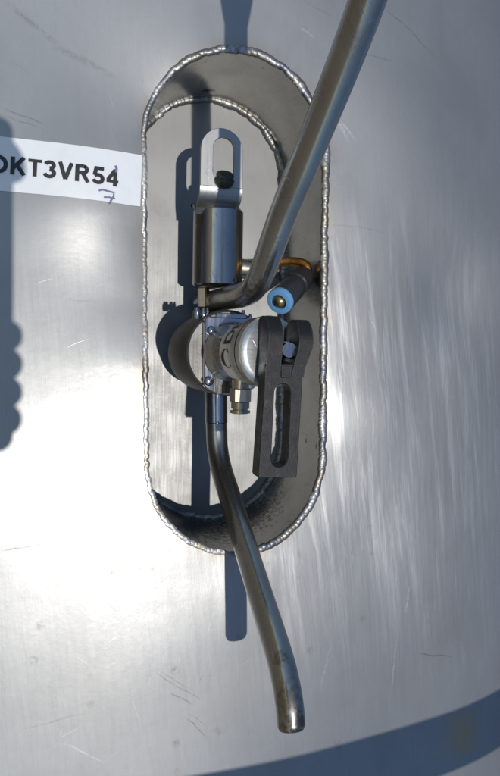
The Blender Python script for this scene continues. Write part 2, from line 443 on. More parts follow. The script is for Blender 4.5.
# weld beads: overlapping solidified puddles -------------------------------
def weld_material():
    m = NT('weld bead steel'); n1 = m.noise(m.map((.035,)*3), 1, 4, .6); n2 = m.noise(m.map((.35,)*3), 1, 4, .65); n3 = m.noise(m.map((.05,)*3, loc=(7, 3, 1)), 1, 3)
    c = m.mix(m.rng(n1, .42, .62), (.40, .40, .395), (.32, .29, .24)); c = m.mix(m.rng(n3, .52, .68, 0, .8), c, (.17, .19, .23))
    c = m.mix(m.rng(n2, .5, .72, 0, .7), c, (.12, .11, .10))
    return m.done(m.mixsh(.5, m.bsdf(c, m.rng(n2, .3, .7, .30, .46), 1, m.bump(n2, .5, .6)), m.bsdf(c, .6, 1, m.bump(n2, .5, .6))))
M_WELD = weld_material()
def bead(name, off, z_of, rad, pitch, jit, seed, n=2200, flat=1.0):
    rnd = random.Random(seed); st = stadium(off, n); per = st[-1][4]*n/(n-1)
    cuts = [0.0]
    while cuts[-1] < per: cuts.append(cuts[-1]+pitch*rnd.uniform(.65, 1.4))
    sc = per/cuts[-1]; cuts = [c*sc for c in cuts]; sizes = [rnd.uniform(1-jit, 1+jit) for _ in cuts]; lat = [rnd.uniform(-.18, .18) for _ in cuts]
    pts = []; seg = []; j = 0
    for x, y, nx, ny, s in st:
        while j < len(cuts)-2 and s >= cuts[j+1]: j += 1
        seg.append((j, (s-cuts[j])/(cuts[j+1]-cuts[j])))
        w_ = rad*lat[j]+.5*noise.noise(V((s*.05, seed, 0)))
        pts.append(V((x+nx*w_, y+ny*w_, z_of(x, y))))
    def rfun(i, t):
        # chevrons: each puddle's edge trails toward the sides
        j, u = seg[i]; c = abs(math.cos(t))
        uu = (u+.45*(1-c)) % 1.0
        fl = flat*(.62+.75*min(1, max(0, .5+pts[i].x/120+.4*(pts[i].y > 150)+1.6*noise.noise(V((pts[i].x*.02, pts[i].y*.02, seed))))))
        a_, b_ = fl*rad, rad*(.93+.30*noise.noise(V((i*.022, seed, 5)))+.12*min(1, max(-1, pts[i].x/60))+.12*noise.noise(V((i*.01, seed, 2)))); el_ = a_*b_/math.hypot(b_*math.cos(t), a_*math.sin(t))
        return el_*sizes[j]*(.95+(.03+.07*max(0, noise.noise(V((pts[i].x*.008, pts[i].y*.008, seed+.5)))+.35))*math.sin(math.pi*min(1, uu*1.05))**.8+.05*noise.noise(V((i*.12, t*1.5, seed))))
    mb = MB(); mb.sweep(pts, rfun, 14, closed=True, up=(0, 0, 1))
    return mb.build(name, M_WELD, tank, sharp=50)
bead('rim_weld', .3, lambda x, y: surf(x, y).z-.9, 4.2, 4.0, .04, 11, flat=.52)
bead('floor_weld', -2.5, lambda x, y: DEPTH+.2, 4.9, 5.6, .12, 23, flat=.8)
# cradle under the drum
M_GALV = steel('galvanised frame steel', (.42, .42, .42), .45, .6, .5, 'y', .1, .3, .4, scr=False)
for y in (-1500, 1500):
    mb = MB(); cen = V((0, y, -RT)); dn = -UP; sd_ = V((UP.z, 0, -UP.x))
    arc = [(math.sin(a)*(RT+4), -math.cos(a)*(RT+4)) for a in [math.radians(-32+64*i/20) for i in range(21)]]
    low = -RT-700
    outl = arc+[(arc[-1][0], low), (arc[0][0], low)]
    mb.prism(outl, sd_, UP, AY, cen, -60, 60); mb.build('saddle', M_GALV, tank)

# ground and ------------------------------------------------------------
def ground_material():
    m = NT('dry sandy ground')
    a = m.noise(m.map((.002,)*3), 1, 6, .6); b = m.noise(m.map((.02,)*3), 1, 6, .7)
    col = m.mix(m.rng(a, .35, .65), (.20, .15, .095), (.30, .235, .155)); col = m.mix(m.rng(b, .4, .7, 0, .6), col, (.13, .10, .07))
    return m.done(m.bsdf(col, .95, 0, m.bump(b, .6, 30)))
mb = MB(); g0 = V((0, 0, -RT))-UP*(RT+700); sd_ = V((UP.z, 0, -UP.x)); G = 1.2e6
mb.add([g0+sd_*G*a+AY*G*b for a, b in ((-1, -1), (1, -1), (1, 1), (-1, 1))], [(0, 1, 2, 3)])
props(mb.build('ground', ground_material(), base=tuple(g0)), kind='structure')

# ------------------------------------------------------------------ name label
def plastic(name, col, rough=.5, bump=.15, grime=.2, **kw):
    m = NT(name); n1 = m.noise(m.map((.06,)*3), 1, 5, .6); n2 = m.noise(m.map((.9,)*3), 1, 3)
    c = m.mix(m.rng(n1, .45, .7, 0, grime), col, tuple(x*.55+.02 for x in col))
    return m.done(m.bsdf(c, m.rng(n1, .3, .7, rough-.06, rough+.08), 0, m.bump(n2, bump, .3), **kw))
M_WHITE = plastic('white vinyl', (.78, .79, .80), .35, .05, .12)
M_INK = plastic('black print', (.012, .012, .014), .4, .02, .1)
M_PEN = plastic('violet pen', (.16, .15, .30), .5, .02, .2)
def on_surf(px, py):
    h = 0
    for _ in range(4):
        p = P(px, py, h); th = math.asin(max(-1, min(1, p.x/RT))); h = surf(th*RT, p.y).z
    p = P(px, py, h); return (math.asin(p.x/RT)*RT, p.y)
ltr, lbr = on_surf(141, 155.5), on_surf(140.5, 207)
ltl, lbl = on_surf(2, 138.5), on_surf(2, 189.5)
du = ((V(ltr)-V(ltl)).normalized()+(V(lbr)-V(lbl)).normalized()).normalized()
dv = V((-du.y, du.x)); LH = (V(ltr)-V(lbr)).dot(dv); LW = 252.0
lc = (V(ltr)+V(lbr))/2
label = None
mb = MB(); nx_, ny_ = 60, 12; vs = []; fs = []
for lift in (.3, 1.0):
    for j in range(ny_+1):
        for i in range(nx_+1):
            e = 0
            q = lc-du*(LW*(1-i/nx_))+dv*(LH*(j/ny_-.5)); vs.append(surf(q.x, q.y, lift+(lift+.2)*(.45*max(0, noise.noise(V((i*.3, j*.3, 2))))+1.3*max(0, (i-nx_+3)/3)**2*max(0, 1-j/4))))
nn_ = (nx_+1)*(ny_+1)
idx = lambda k, i, j: k*nn_+j*(nx_+1)+i
for i in range(nx_):
    for j in range(ny_):
        fs.append((idx(1, i, j), idx(1, i+1, j), idx(1, i+1, j+1), idx(1, i, j+1)))
        fs.append((idx(0, i, j), idx(0, i, j+1), idx(0, i+1, j+1), idx(0, i+1, j)))
for i in range(nx_):
    fs.append((idx(0, i, 0), idx(0, i+1, 0), idx(1, i+1, 0), idx(1, i, 0))); fs.append((idx(0, i, ny_), idx(1, i, ny_), idx(1, i+1, ny_), idx(0, i+1, ny_)))
for j in range(ny_):
    fs.append((idx(0, 0, j), idx(1, 0, j), idx(1, 0, j+1), idx(0, 0, j+1))); fs.append((idx(0, nx_, j), idx(0, nx_, j+1), idx(1, nx_, j+1), idx(1, nx_, j)))
mb.add(vs, fs)
lab_base = surf((lc-du*LW/2).x, (lc-du*LW/2).y)
lab = thing('name_label', lab_base, 'white adhesive label with bold black code on steel beside the recess', 'label')
mb.build('backing', M_WHITE, lab)

def text_tris(s, bold=0.0, size=1.0, space=1.0):
    cu = bpy.data.curves.new('t', 'FONT'); cu.body = s; cu.offset = bold; cu.size = size; cu.space_character = space; cu.fill_mode = 'FRONT'
    cu.resolution_u = 4
    o = bpy.data.objects.new('t', cu); C.objects.link(o); bpy.context.view_layer.update()
    me = bpy.data.meshes.new_from_object(o.evaluated_get(bpy.context.evaluated_depsgraph_get()))
    bpy.data.objects.remove(o); bm = bmesh.new(); bm.from_mesh(me)
    bmesh.ops.remove_doubles(bm, verts=bm.verts[:], dist=1e-5)
    bmesh.ops.triangulate(bm, faces=bm.faces[:])
    for _ in range(2): bmesh.ops.subdivide_edges(bm, edges=[e for e in bm.edges if e.calc_length() > .12*size], cuts=1)
    bmesh.ops.triangulate(bm, faces=bm.faces[:])
    bm.verts.index_update()
    v = [(p.co.x, p.co.y) for p in bm.verts]; f = [tuple(q.index for q in t.verts) for t in bm.faces]; bm.free(); bpy.data.meshes.remove(me)
    return v, f
# lettering: K left edge at px 11, final 4 right edge at px 118
k0 = V(on_surf(11, 174.6)); k1 = V(on_surf(118, 187.3)); kh = V(on_surf(14, 157.2))
ux = (k1-k0).normalized(); uy = V((-ux.y, ux.x)); capH = (kh-k0).dot(uy)
GW = .205                                     # stem width, cap height 1
def arc(cx, cy, rx, ry, a0, a1, n=12): return [(cx+rx*math.cos(math.radians(a0+(a1-a0)*i/n)), cy+ry*math.sin(math.radians(a0+(a1-a0)*i/n))) for i in range(n+1)]
h_ = GW/2
GLYPH = {                                     # (advance, centre-line strokes)
 'D': (.80, [[(h_+.02, 0), (h_+.02, 1)], [(h_, 1-h_)]+[(.32, 1-h_)]+arc(.32, .5, .33, .5-h_, 90, -90)+[(h_, h_)]]),
 'K': (.82, [[(h_+.02, 0), (h_+.02, 1)], [(h_+.05, .36), (.67, 1.0)], [(.30, .60), (.70, 0.0)]]),
 'T': (.70, [[(.0, 1-h_), (.68, 1-h_)], [(.34, 0), (.34, 1-h_)]]),
 '3': (.66, [arc(.30, .735, .205, .175, 165, -90)[:], arc(.30, .29, .235, .205, 90, -168)]),
 'V': (.78, [[(.09, 1.0), (.38, .03)], [(.38, .03), (.67, 1.0)]]),
 'R': (.82, [[(h_+.02, 0), (h_+.02, 1)], [(h_, 1-h_), (.42, 1-h_)]+arc(.42, .715, .18, .185, 90, -90)+[(h_, .53)], [(.40, .50), (.68, 0.0)]]),
 '5': (.66, [[(.58, .91), (.19, .91), (.12, .50)], arc(.30, .31, .235, .225, 140, -165)]),
 '4': (.66, [[(.46, 0), (.46, 1.0)], [(.43, .93), (.09, .33)], [(.02, .275), (.63, .275)]]),
}
def stroke(pts, wd):
    q = [V(p) for p in pts]; L_, R_s = [], []
    for i, p in enumerate(q):
        a = (q[i]-q[i-1]).normalized() if i else (q[1]-q[0]).normalized()
        b = (q[i+1]-q[i]).normalized() if i < len(q)-1 else a
        na, nb_ = V((-a.y, a.x)), V((-b.y, b.x)); m = (na+nb_).normalized(); k = min(1.6, 1/max(.3, m.dot(na)))
        L_.append(p+m*wd/2*k); R_s.append(p-m*wd/2*k)
    return L_+R_s, [(i, i+1, len(q)+i+1, len(q)+i) for i in range(len(q)-1)]
def word(txt):
    x = 0; vs = []; fs = []; marks = []
    for ch in txt:
        adv, sts = GLYPH[ch]; marks.append(x)
        for st_ in sts:
            if len(st_) == 2 and (V(st_[1])-V(st_[0])).length > .3:
                st_ = [tuple(V(st_[0]).lerp(V(st_[1]), t/4)) for t in range(5)]
            wd = GW if abs(st_[0][1]-st_[-1][1]) > .35 or len(st_) > 6 else GW*.84
            v_, f_ = stroke(st_, wd); k = len(vs); vs += [(p.x+x, p.y) for p in v_]; fs += [tuple(k+i for i in f) for f in f_]
        x += adv+.055
    return vs, fs, marks, x
vt, ft, marks, wtot = word('DKT3VR54')
xk = marks[1]+.02; xe = marks[-1]+.63
kx = (k1-k0).length/(xe-xk); ky = capH
mb = MB(); nst = 0
# every stroke a hair above the one before, so crossings never share a plane
lifts = {}
for fi, f in enumerate(ft):
    pass
comp = list(range(len(vt)))
mb.add([surf(*(k0+ux*(p[0]-xk)*kx+uy*p[1]*ky), 1.75+.0006*i) for i, p in enumerate(vt)], ft)
mb.build('lettering', M_INK, lab)
def pen(pts, wdt=1.3):
    mb = MB(); q = [V(on_surf(*p)) for p in pts]; vs = []; fs = []
    for i, p in enumerate(q):
        t = (q[min(i+1, len(q)-1)]-q[max(i-1, 0)]).normalized(); nn = V((-t.y, t.x))
        for s_ in (-1, 1): vs.append(surf(*(p+nn*s_*wdt*.5*(1+.3*noise.noise(V((i, 0, 0))))), 1.95))
    for i in range(len(q)-1): fs.append((2*i, 2*i+1, 2*i+3, 2*i+2))
    return mb.add(vs, fs)
mb = pen([(99, 191), (103, 190), (108, 191.5), (114, 193), (113.5, 197), (111, 201), (109.5, 204)], 1.7)
for q in (pen([(104, 197.5), (109, 197.5), (115, 199)], 1.5), pen([(115.5, 166), (116.5, 169), (116, 173)], 2.2)): mb.add(q.v, q.f)
mb.build('pen_mark', M_PEN, lab)

# ------------------------------------------------------------------ sampling valve
M_TUBE = steel('tube steel', (.41, .40, .375), .17, .42, .35, 'y', .05, .5, .5, org=P(207, 352, DEPTH),
    spots=[(Lp(292, 742, 158), 22, (.24, .17, .10), .7), (Lp(300, 725, 165), 12, (.10, .08, .06), .7), (Lp(280, 655, 140), 9, (.15, .12, .09), .6), (Lp(288, 700, 160), 16, (.20, .15, .10), .6), (Lp(262, 290, 70), 22, (.14, .12, .105), .6)])
M_POL = steel('polished valve steel', (.36, .37, .40), .06, .22, .1, 'y', .08, .5, .3, scr=False)
M_BRU = steel('turned valve steel', (.50, .48, .45), .26, .45, .4, 'y', .25, .9, .4)
M_DARKST = steel('dull clamp steel', (.17, .167, .16), .42, .6, .5, 'y', .25, .8, .5)
M_HOLE = plastic('dark bore', (.02, .02, .02), .7)
a_rear, a_frt, a_cap = P(205, 353, -84), P(228.5, 353, 18), P(271, 352, 91)
valve = thing('sampling_valve', P(207, 352, DEPTH), 'stainless sampling valve in the recess with two long bent tubes', 'valve')
# clamp ring standing on the recess floor, slightly tipped
axv = (a_frt-a_rear).normalized()
L1 = (a_frt-a_rear).length
mb = MB(); mb.lathe(a_rear, a_frt, [(0, 40), (1.5, 42), (L1-3, 42), (L1-1.2, 41.2), (L1, 39.5), (L1+.01, 20)], 72)
ring = mb.build('clamp_ring', M_DARKST, valve)
mb = MB(); mb.lathe(V(a_rear)-axv*48, a_rear, [(0, 30), (49, 30)], 48); mb.build('foot', M_BRU, valve)
# flange plate with one straight side
px_, py_ = (V((1, 0, 0))-axv*axv.x).normalized(), axv.cross((V((1, 0, 0))-axv*axv.x).normalized())
if py_.y < 0: py_ = -py_
oc = a_frt+axv*.2
outl = []
for i in range(72):
    t = 2*math.pi*i/72; x, y = 41.5*math.cos(t), 41.5*math.sin(t)
    outl.append((max(x, -26.0), min(max(y, -40), 34)))
o2 = [outl[0]]
for p in outl[1:]:
    if (V(p)-V(o2[-1])).length > .6: o2.append(p)
mb = MB(); mb.prism(o2, px_, py_, axv, oc, 0, 9, 1.0); mb.build('flange', M_POL, valve)
# square top block of the flange
mb = MB(); mb.prism(rrect(-14, 16, 27, 38, 1.5), px_, py_, axv, oc, -14, 5, .8); mb.build('flange_block', M_POL, valve)
for (bx, by, r) in ((-20, 21, 4.2), (-22, -27, 4.6), (20, 24, 3.4)):
    c = oc+px_*bx+py_*by
    mb = MB(); mb.lathe(c+axv*9, c+axv*20, [(0, r), (3, r), (4.6, r*.8), (5.2, r*.3), (5.25, .3)], 20); mb.build('bolt', M_POL, valve)
for (qx, qy, r, l_) in ((197, 317, 4.0, 9), (203.5, 316, 2.8, 8), (207.5, 316, 1.8, 8), (243, 319, 2.2, 9), (250, 320, 1.8, 6)):
    c = P(qx, qy, 12)
    mb = MB(); mb.lathe(c, c+AY, [(-2, r*.8), (0, r), (l_*.6, r), (l_*.75, r*.75), (l_, r*.7)], 16); mb.build('cap_screw', M_POL, valve)
# the drum-shaped piston housing with its printed band
ab = (a_cap-oc).normalized(); LB = (a_cap-oc).length
mb = MB(); mb.lathe(oc, a_cap, [(5, 29), (9, 26.6), (14, 25.6), (20, 25.8), (34, 27.4), (LB-20, 29.4), (LB-19.8, 28.6), (LB-18, 28.6), (LB-17.8, 31.2), (LB-11, 31.4), (LB-10.8, 27.5), (LB-8.2, 27.5), (LB-8, 31.9), (LB-1.5, 31.9), (LB, 30.4), (LB+.02, 3)], 80)
body = mb.build('piston_housing', M_BRU, valve)
mx = ab.orthogonal().normalized(); X_ = (V((-1, 0, 0))+ab*ab.x).normalized(); Y_ = ab.cross(X_)
if Y_.y < 0: Y_ = -Y_
def cyl_pt(d, ang, r): return oc+ab*d+(X_*math.cos(ang)+Y_*math.sin(ang))*r
M_BAND = plastic('printed foil band', (.60, .56, .47), .38, .05, .35)
rb_ = lambda d: 27.9+(29.9-27.9)*(d-34)/(LB-20-34)
mb = MB(); vs = []; n_ = 60; d_a, d_b = 32, LB-20.2
for i in range(n_+1):
    t = math.radians(-75+160*i/n_)
    for d, r in ((d_a, 26.9), (d_a, rb_(d_a)), (d_b, rb_(d_b)), (d_b, 28.8)): vs.append(cyl_pt(d, t, r))
fs = []
for i in range(n_):
    for k in range(4): fs.append((4*i+k, 4*i+(k+1) % 4, 4*i+4+(k+1) % 4, 4*i+4+k))
mb.add(vs, fs); band = mb.build('printed_band', M_BAND, body)
mb = MB()
for ch, ang, hgt, d in (('D', 12, 14.5, LB-36), ('E', 43, 14.5, LB-36)):
    vt, ft = text_tris(ch, .02); y1 = max(p[1] for p in vt)
    # reads upward round the drum: letter tops point at the flange
    mb.add([cyl_pt(d+hgt-hgt*p[1]/y1, math.radians(ang)+p[0]/y1*hgt*1.0/27.8, rb_(d+hgt-hgt*p[1]/y1)+.3) for p in vt], ft)
sw_ = [(math.radians(-13+a_), LB-29+7.6*math.cos(b_)) for a_, b_ in ((17*math.sin(t)*1.0, t) for t in [math.radians(40+i*15) for i in range(20)])]
vs = []; fs = []
for i, (a_, d_) in enumerate(sw_):
    wq = .9+1.7*math.sin(math.pi*i/(len(sw_)-1)); ds_ = (d_-LB+29)/7.6
    vs += [cyl_pt(d_-wq*ds_, a_, rb_(d_)+.3), cyl_pt(d_+wq*ds_, a_+.04*(1-abs(ds_)), rb_(d_)+.3)]
for i in range(len(sw_)-1): fs.append((2*i, 2*i+1, 2*i+3, 2*i+2))
mb.add(vs, fs)
mb.build('lettering', M_INK, body)
rs_ = lambda d: 26.1+1.6*(d-20)/14 if d > 20 else 26.15
mb = MB(); rr = random.Random(5)
M_SMALL = plastic('small brown print', (.22, .13, .09), .5)
for row in range(5):
    t = -38
    while t < 26:
        dt = rr.uniform(1.5, 5)
        if rr.random() < .8:
            d = 19+row*3
            mb.add([cyl_pt(d, math.radians(t), rs_(d)), cyl_pt(d, math.radians(t+dt*.7), rs_(d)), cyl_pt(d+1.5, math.radians(t+dt*.7), rs_(d+1.5)), cyl_pt(d+1.5, math.radians(t), rs_(d+1.5))], [(0, 1, 2, 3)])
        t += dt
mb.build('small_print', M_SMALL, body)
mb = MB(); mb.lathe(a_cap, a_cap+ab, [(0, 30.3), (.5, 30.3), (2.2, 28.2), (2.8, 26), (3.4, 16), (3.7, 1)], 72); mb.build('end_plate', steel('faced end plate', (.52, .53, .54), .24, .5, .55, 'x', .1, .5, .2), body)
# piston rod seen between the fork's prongs
pr = P(289.5, 350, 118); mb = MB(); mb.lathe(pr-AZ*34, pr, [(0, 7.5), (32.5, 7.5), (34, 6.3), (34.02, .5)], 36); mb.build('piston_rod', M_POL, valve)

# tubes ---------------------------------------------------------------------
def tube(name, ctrl, r, mat, per=12, wall=2.0, open_end=True):
    pts = spline(ctrl, per); T = (pts[-1]-pts[-2]).normalized()
    mb = MB(); k = len(pts)
    if open_end:
        full = pts+[pts[-1]+T*.5, pts[-1]+T*.8, pts[-1]+T*.5, pts[-1]-T*1, pts[-1]-T*9]
        rads = [r]*(k-3)+[r-.1, r-.5, r-1.3]+[r-1.7, r-wall*.5-.6, r-wall+.2, r-wall, r-wall]
        # build by rings with a fixed frame at the end
        vs = []; fs = []; n = 40; u = (pts[1]-pts[0]).orthogonal()
        for i, p in enumerate(full):
            if i < k: t = (pts[min(i+1, k-1)]-pts[max(i-1, 0)]).normalized()
            else: t = T
            u = (u-u.dot(t)*t).normalized(); w_ = t.cross(u)
            for j in range(n):
                a = 2*math.pi*j/n; vs.append(p+(u*math.cos(a)+w_*math.sin(a))*rads[i])
        m_ = len(full)
        for i in range(m_-1):
            for j in range(n): fs.append((i*n+j, i*n+(j+1) % n, (i+1)*n+(j+1) % n, (i+1)*n+j))
        fs.append(tuple(range(n-1, -1, -1))); fs.append(tuple((m_-1)*n+i for i in range(n)))
        mb.add(vs, fs)
    else: mb.sweep(pts, r, 40)
    return mb.build(name, mat, valve, sharp=50)
up_c = [V((-6.5, 3, -96)), V((-6, 3, -70)), V((-4, 3, -30)), V((-2.0, 2.5, 8)), V((-.8, 3.5, 38)), V((.3, 7, 58)), V((1.0, 14, 73)),
        V((1.8, 25, 87)), V((4.0, 64, 129)), V((6.5, 102, 178)), V((9.0, 141, 226)), V((10.4, 172, 260)), V((10.8, 205, 284)), V((11, 240, 300)), V((11, 290, 310)), V((11, 340, 318))]
t_up = tube('upper_tube', up_c, 11.7, M_TUBE)
lo_c = [V((-1.6, -60, -78)), V((-1.5, -95, -74)), V((-1.2, -135, -69)), V((-.8, -160, -63)), V((.2, -180, -48)), V((1.6, -203, -17)), V((3.2, -228, 18)),
        V((6.0, -268, 72)), V((8.6, -304, 122)), V((9.6, -321, 139)), V((10.2, -338, 149)), V((10.5, -355, 154))]
t_lo = tube('lower_tube', lo_c, 11.7, M_TUBE)
# ferrules
gp = spline(up_c, 12); gp = [p for p in gp if 236 < p.y < 341]
mb = MB(); mb.sweep(gp, lambda i, t: 12+4.5*min(1, i/6), 32); mb.build('hand_grip', M_TUBE, valve)
mb = MB(); mb.lathe(up_c[0]-AZ*26, up_c[1], [(0, 14), (14, 14), (20, 12.9), (38, 12.6), (41, 11)], 40); mb.build('tube_ferrule', M_POL, valve)
lt = lo_c[1]; mb = MB(); mb.lathe(lo_c[0]+AY*12, lo_c[2], [(0, 13.2), (62, 12.6), (84, 12.5), (85, 11.8)], 40); mb.build('tube_socket', M_POL, valve)
# bleed nut under the housing
c = P(240.5, 388, 55)
M_BRASSY = steel('nickel plated fitting', (.50, .44, .34), .25, .45, .4, 'y', .1, .5, .4, scr=False)
mb = MB(); mb.lathe(c+AY*8, c-AY, [(0, 8), (9, 8)], 24); mb.build('nipple', M_BRASSY, valve)
mb = MB(); mb.prism(circ(10, 6, a0=.25), AX, AZ, -AY, c, 0, 13, 1.0); hexn = mb.build('hex_nut', M_BRASSY, valve)
mb = MB(); mb.lathe(c-AY*13, c-AY*30, [(0, 8.6), (6, 8.6), (6.2, 7), (7.6, 7), (7.8, 9.4), (10, 9.4), (10.5, 8), (10.6, 4)], 32); mb.build('collet', M_BRASSY, hexn)

# ------------------------------------------------------------------ spring cylinder with hanger bracket
cc_t, cc_b = P(219.5, 207, -52), P(219, 288, -52)
rc = (P(244, 250, -52).x-P(194.5, 250, -52).x)/2*.985
Xc = (cc_t.x+cc_b.x)/2; cyl_b = V((Xc, cc_b.y, -58)); cyl_t = V((Xc, cc_t.y, -58)); LC = cyl_t.y-cyl_b.y
act = thing('spring_cylinder', cyl_b, 'upright polished steel cylinder with a slotted loop bracket above the valve', 'cylinder')
mb = MB(); mb.lathe(cyl_b, cyl_t, [(0, rc-6), (1, rc-3), (3.5, rc), (LC-5, rc), (LC-2, rc-2.2), (LC, rc-4), (LC+.01, 3)], 80); cb = mb.build('barrel', steel('barrel steel', (.44, .43, .415), .12, .34, .3, 'y', .2, .8, .35), act)
hp = P(236.5, 279.5, -30); dirn = V((hp.x-Xc, 0, 0)); ang = math.acos(max(-1, min(1, (hp.x-Xc)/rc)))
hc = V((Xc+math.cos(ang)*rc, hp.y, -58+math.sin(ang)*rc)); hn = V((math.cos(ang), 0, math.sin(ang)))
mb = MB(); mb.lathe(hc-hn*1, hc+hn*.4, [(0, 2.4), (1.4, 2.4)], 16); mb.build('vent_hole', M_HOLE, cb)
# hex spacer to the valve
c = P(203.5, 289, -62); mb = MB(); mb.prism(circ(6.4, 6, a0=.5), AX, AZ, -AY, c, -1, 20, .8); mb.build('hex_spacer', M_BRASSY, act)
# bracket: stadium loop, flat, then bent back onto the barrel top
hB = -20.0
bl, br_ = P(200.5, 165, hB).x, P(243, 165, hB).x
bt = P(222, 128, hB).y; fold = P(222, 187, hB).y; sl, sr = P(213, 160, hB).x, P(234, 160, hB).x; s_t, s_b = P(222, 137, hB).y, P(222, 182, hB).y
rb = (br_-bl)/2; cxb = (bl+br_)/2
outl = [(br_, fold)]+[(cxb+rb*math.cos(math.radians(a)), bt-rb+rb*math.sin(math.radians(a))) for a in range(0, 181, 10)]+[(bl, fold)]
hr = (sr-sl)/2; hx = (sl+sr)/2
hole = [(hx+hr*math.cos(math.radians(a)), s_t-hr+hr*math.sin(math.radians(a))) for a in range(0, 181, 12)]+[(hx+hr*math.cos(math.radians(a)), s_b+hr+hr*math.sin(math.radians(a))) for a in range(180, 361, 12)]
M_BRK = steel('bracket sheet steel', (.38, .38, .37), .34, .55, .5, 'y', .12, .4, .2)
mb = MB(); mb.prism(outl, AX, AY, AZ, V((0, 0, hB-4)), 0, 4, .4, holes=[hole])
# bent foot
prof = []; y, z = fold, hB
R_ = 16.0
steps = 12
ps = []
for i in range(steps+1):
    a = math.radians(70*i/steps); ps.append((fold-R_*math.sin(a), hB-R_*(1-math.cos(a))))
ly, lz = ps[-1]; ps.append((ly-14*math.cos(math.radians(70)), lz-14*math.sin(math.radians(70))))
ps.append((cyl_t.y+.5, -50)); ps.append((cyl_t.y+.4, -66))
vs = []; fs = []
for i, (y, z) in enumerate(ps):
    a = ps[max(i-1, 0)]; b = ps[min(i+1, len(ps)-1)]; t = V((b[0]-a[0], b[1]-a[1])).normalized(); nn = V((-t.y, t.x))
    if nn.y < 0 and i == 0: pass
    inn = V((t.y, -t.x))
    off = inn*4 if inn.y < 0 or (inn.y == 0 and inn.x > 0) else -inn*4
    for x in (bl, br_): vs += [V((x, y, z)), V((x, y+off.x, z+off.y))]
for i in range(len(ps)-1):
    k = 4*i; fs += [(k, k+2, k+6, k+4), (k+1, k+5, k+7, k+3), (k, k+4, k+5, k+1), (k+2, k+3, k+7, k+6)]
mb.add(vs, fs); brk = mb.build('hanger_bracket', M_BRK, act, sharp=40)
c = P(222.5, 181, hB-6)
ba = V((0, .80, .60)); c = c+V((0, -3, 6))
mb = MB(); mb.lathe(c-ba*5, c+ba, [(0, 1.5), (.6, 5), (2.4, 8.2), (5, 9.8), (8, 10.2), (8.6, 8.6), (11, 8.0), (11.4, 9), (13.6, 9), (14.6, 8), (15, 5), (15.02, 1)], 36); mb.lathe(c-ba*2-AZ*14, c-AZ*2, [(0, 6), (12, 6)], 24); mb.build('bracket_bolt', plastic('blackened bolt', (.03, .035, .03), .38), act)

# ------------------------------------------------------------------ black slotted fork lever
M_BLK = plastic('black anodised lever', (.026, .026, .028), .5, .6, .6, **{'Specular IOR Level': .25})
hR, hF = 105.0, 122.0
q = {k: P(*v, hF) for k, v in dict(bl=(257.8, 478), br=(297, 478), ml=(265, 372), mr=(303, 376), tl=(268.5, 335), ltr=(283, 335), rtl=(299, 335), tr=(313, 335), top=(275, 315), rtop=(306, 319), gap=(291, 364), kn=(311, 352)).items()}
def lever_material():
    m = NT('worn black anodised lever')
    bv = m.n('ShaderNodeBevel', samples=3); bv.inputs['Radius'].default_value = 1.5*S
    ge = m.n('ShaderNodeNewGeometry'); dt = m.n('ShaderNodeVectorMath', operation='DOT_PRODUCT')
    m.l(bv.outputs[0], dt.inputs[0]); m.l(ge.outputs['Normal'], dt.inputs[1])
    n1 = m.noise(m.map((.10,)*3), 1, 5, .7); n2 = m.noise(m.map((.8,)*3), 1, 3)
    wear = m.math('MULTIPLY', m.rng(dt.outputs['Value'], .985, .90), m.rng(n1, .42, .62))
    dust = m.rng(m.noise(m.map((.3,)*3, loc=(5, 0, 0)), 1, 6, .75), .52, .72)
    sc1 = scratch_layer(m, 15, .35, .03, .12, 2, .05, .4, .6)
    c = m.mix(m.math('MULTIPLY', dust, .25), (.012, .012, .014), (.065, .06, .054))
    c = m.mix(m.math('MULTIPLY', sc1, .6), c, (.12, .12, .12)); c = m.mix(m.math('MULTIPLY', wear, .55), c, (.16, .16, .16))
    return m.done(m.bsdf(c, m.rng(n1, .3, .7, .42, .6), 0, m.bump(n2, .5, .35), **{'Specular IOR Level': .3}))
M_BLK = lever_material()
lev = thing('fork_lever', (q['bl'].x+16, q['bl'].y, hR), 'matte black forked lever with a long slot in front of the valve', 'lever')
c2 = lambda a: (a.x, a.y)
gy = q['gap'].y
body_o = [(q['bl'].x+1, q['bl'].y), (q['br'].x-1, q['br'].y+.3), (q['br'].x, q['br'].y+2), (q['mr'].x, q['mr'].y), (q['mr'].x, gy), (q['ml'].x, gy), (q['ml'].x, q['ml'].y), (q['bl'].x, q['bl'].y+2)]
s0, s1, s2, s3 = P(274.5, 395, hF), P(290.5, 395, hF), P(271.5, 457, hF), P(287.5, 457, hF)
sr_ = (s1.x-s0.x)/2
hole = [(lambda f: ((s0.x+s1.x)/2+sr_*math.cos(f), P(283, 384, hF).y-sr_+sr_*math.sin(f)))(math.radians(a)) for a in range(0, 181, 15)] + \
       [(lambda f: ((s2.x+s3.x)/2+sr_*math.cos(f), P(280, 467, hF).y+sr_+sr_*math.sin(f)))(math.radians(a)) for a in range(180, 361, 15)]
mb = MB(); mb.prism(body_o, AX, AY, AZ, V((0, 0, 0)), hR, hF, .9, holes=[hole]); pl = mb.build('slotted_plate', M_BLK, lev, sharp=25)
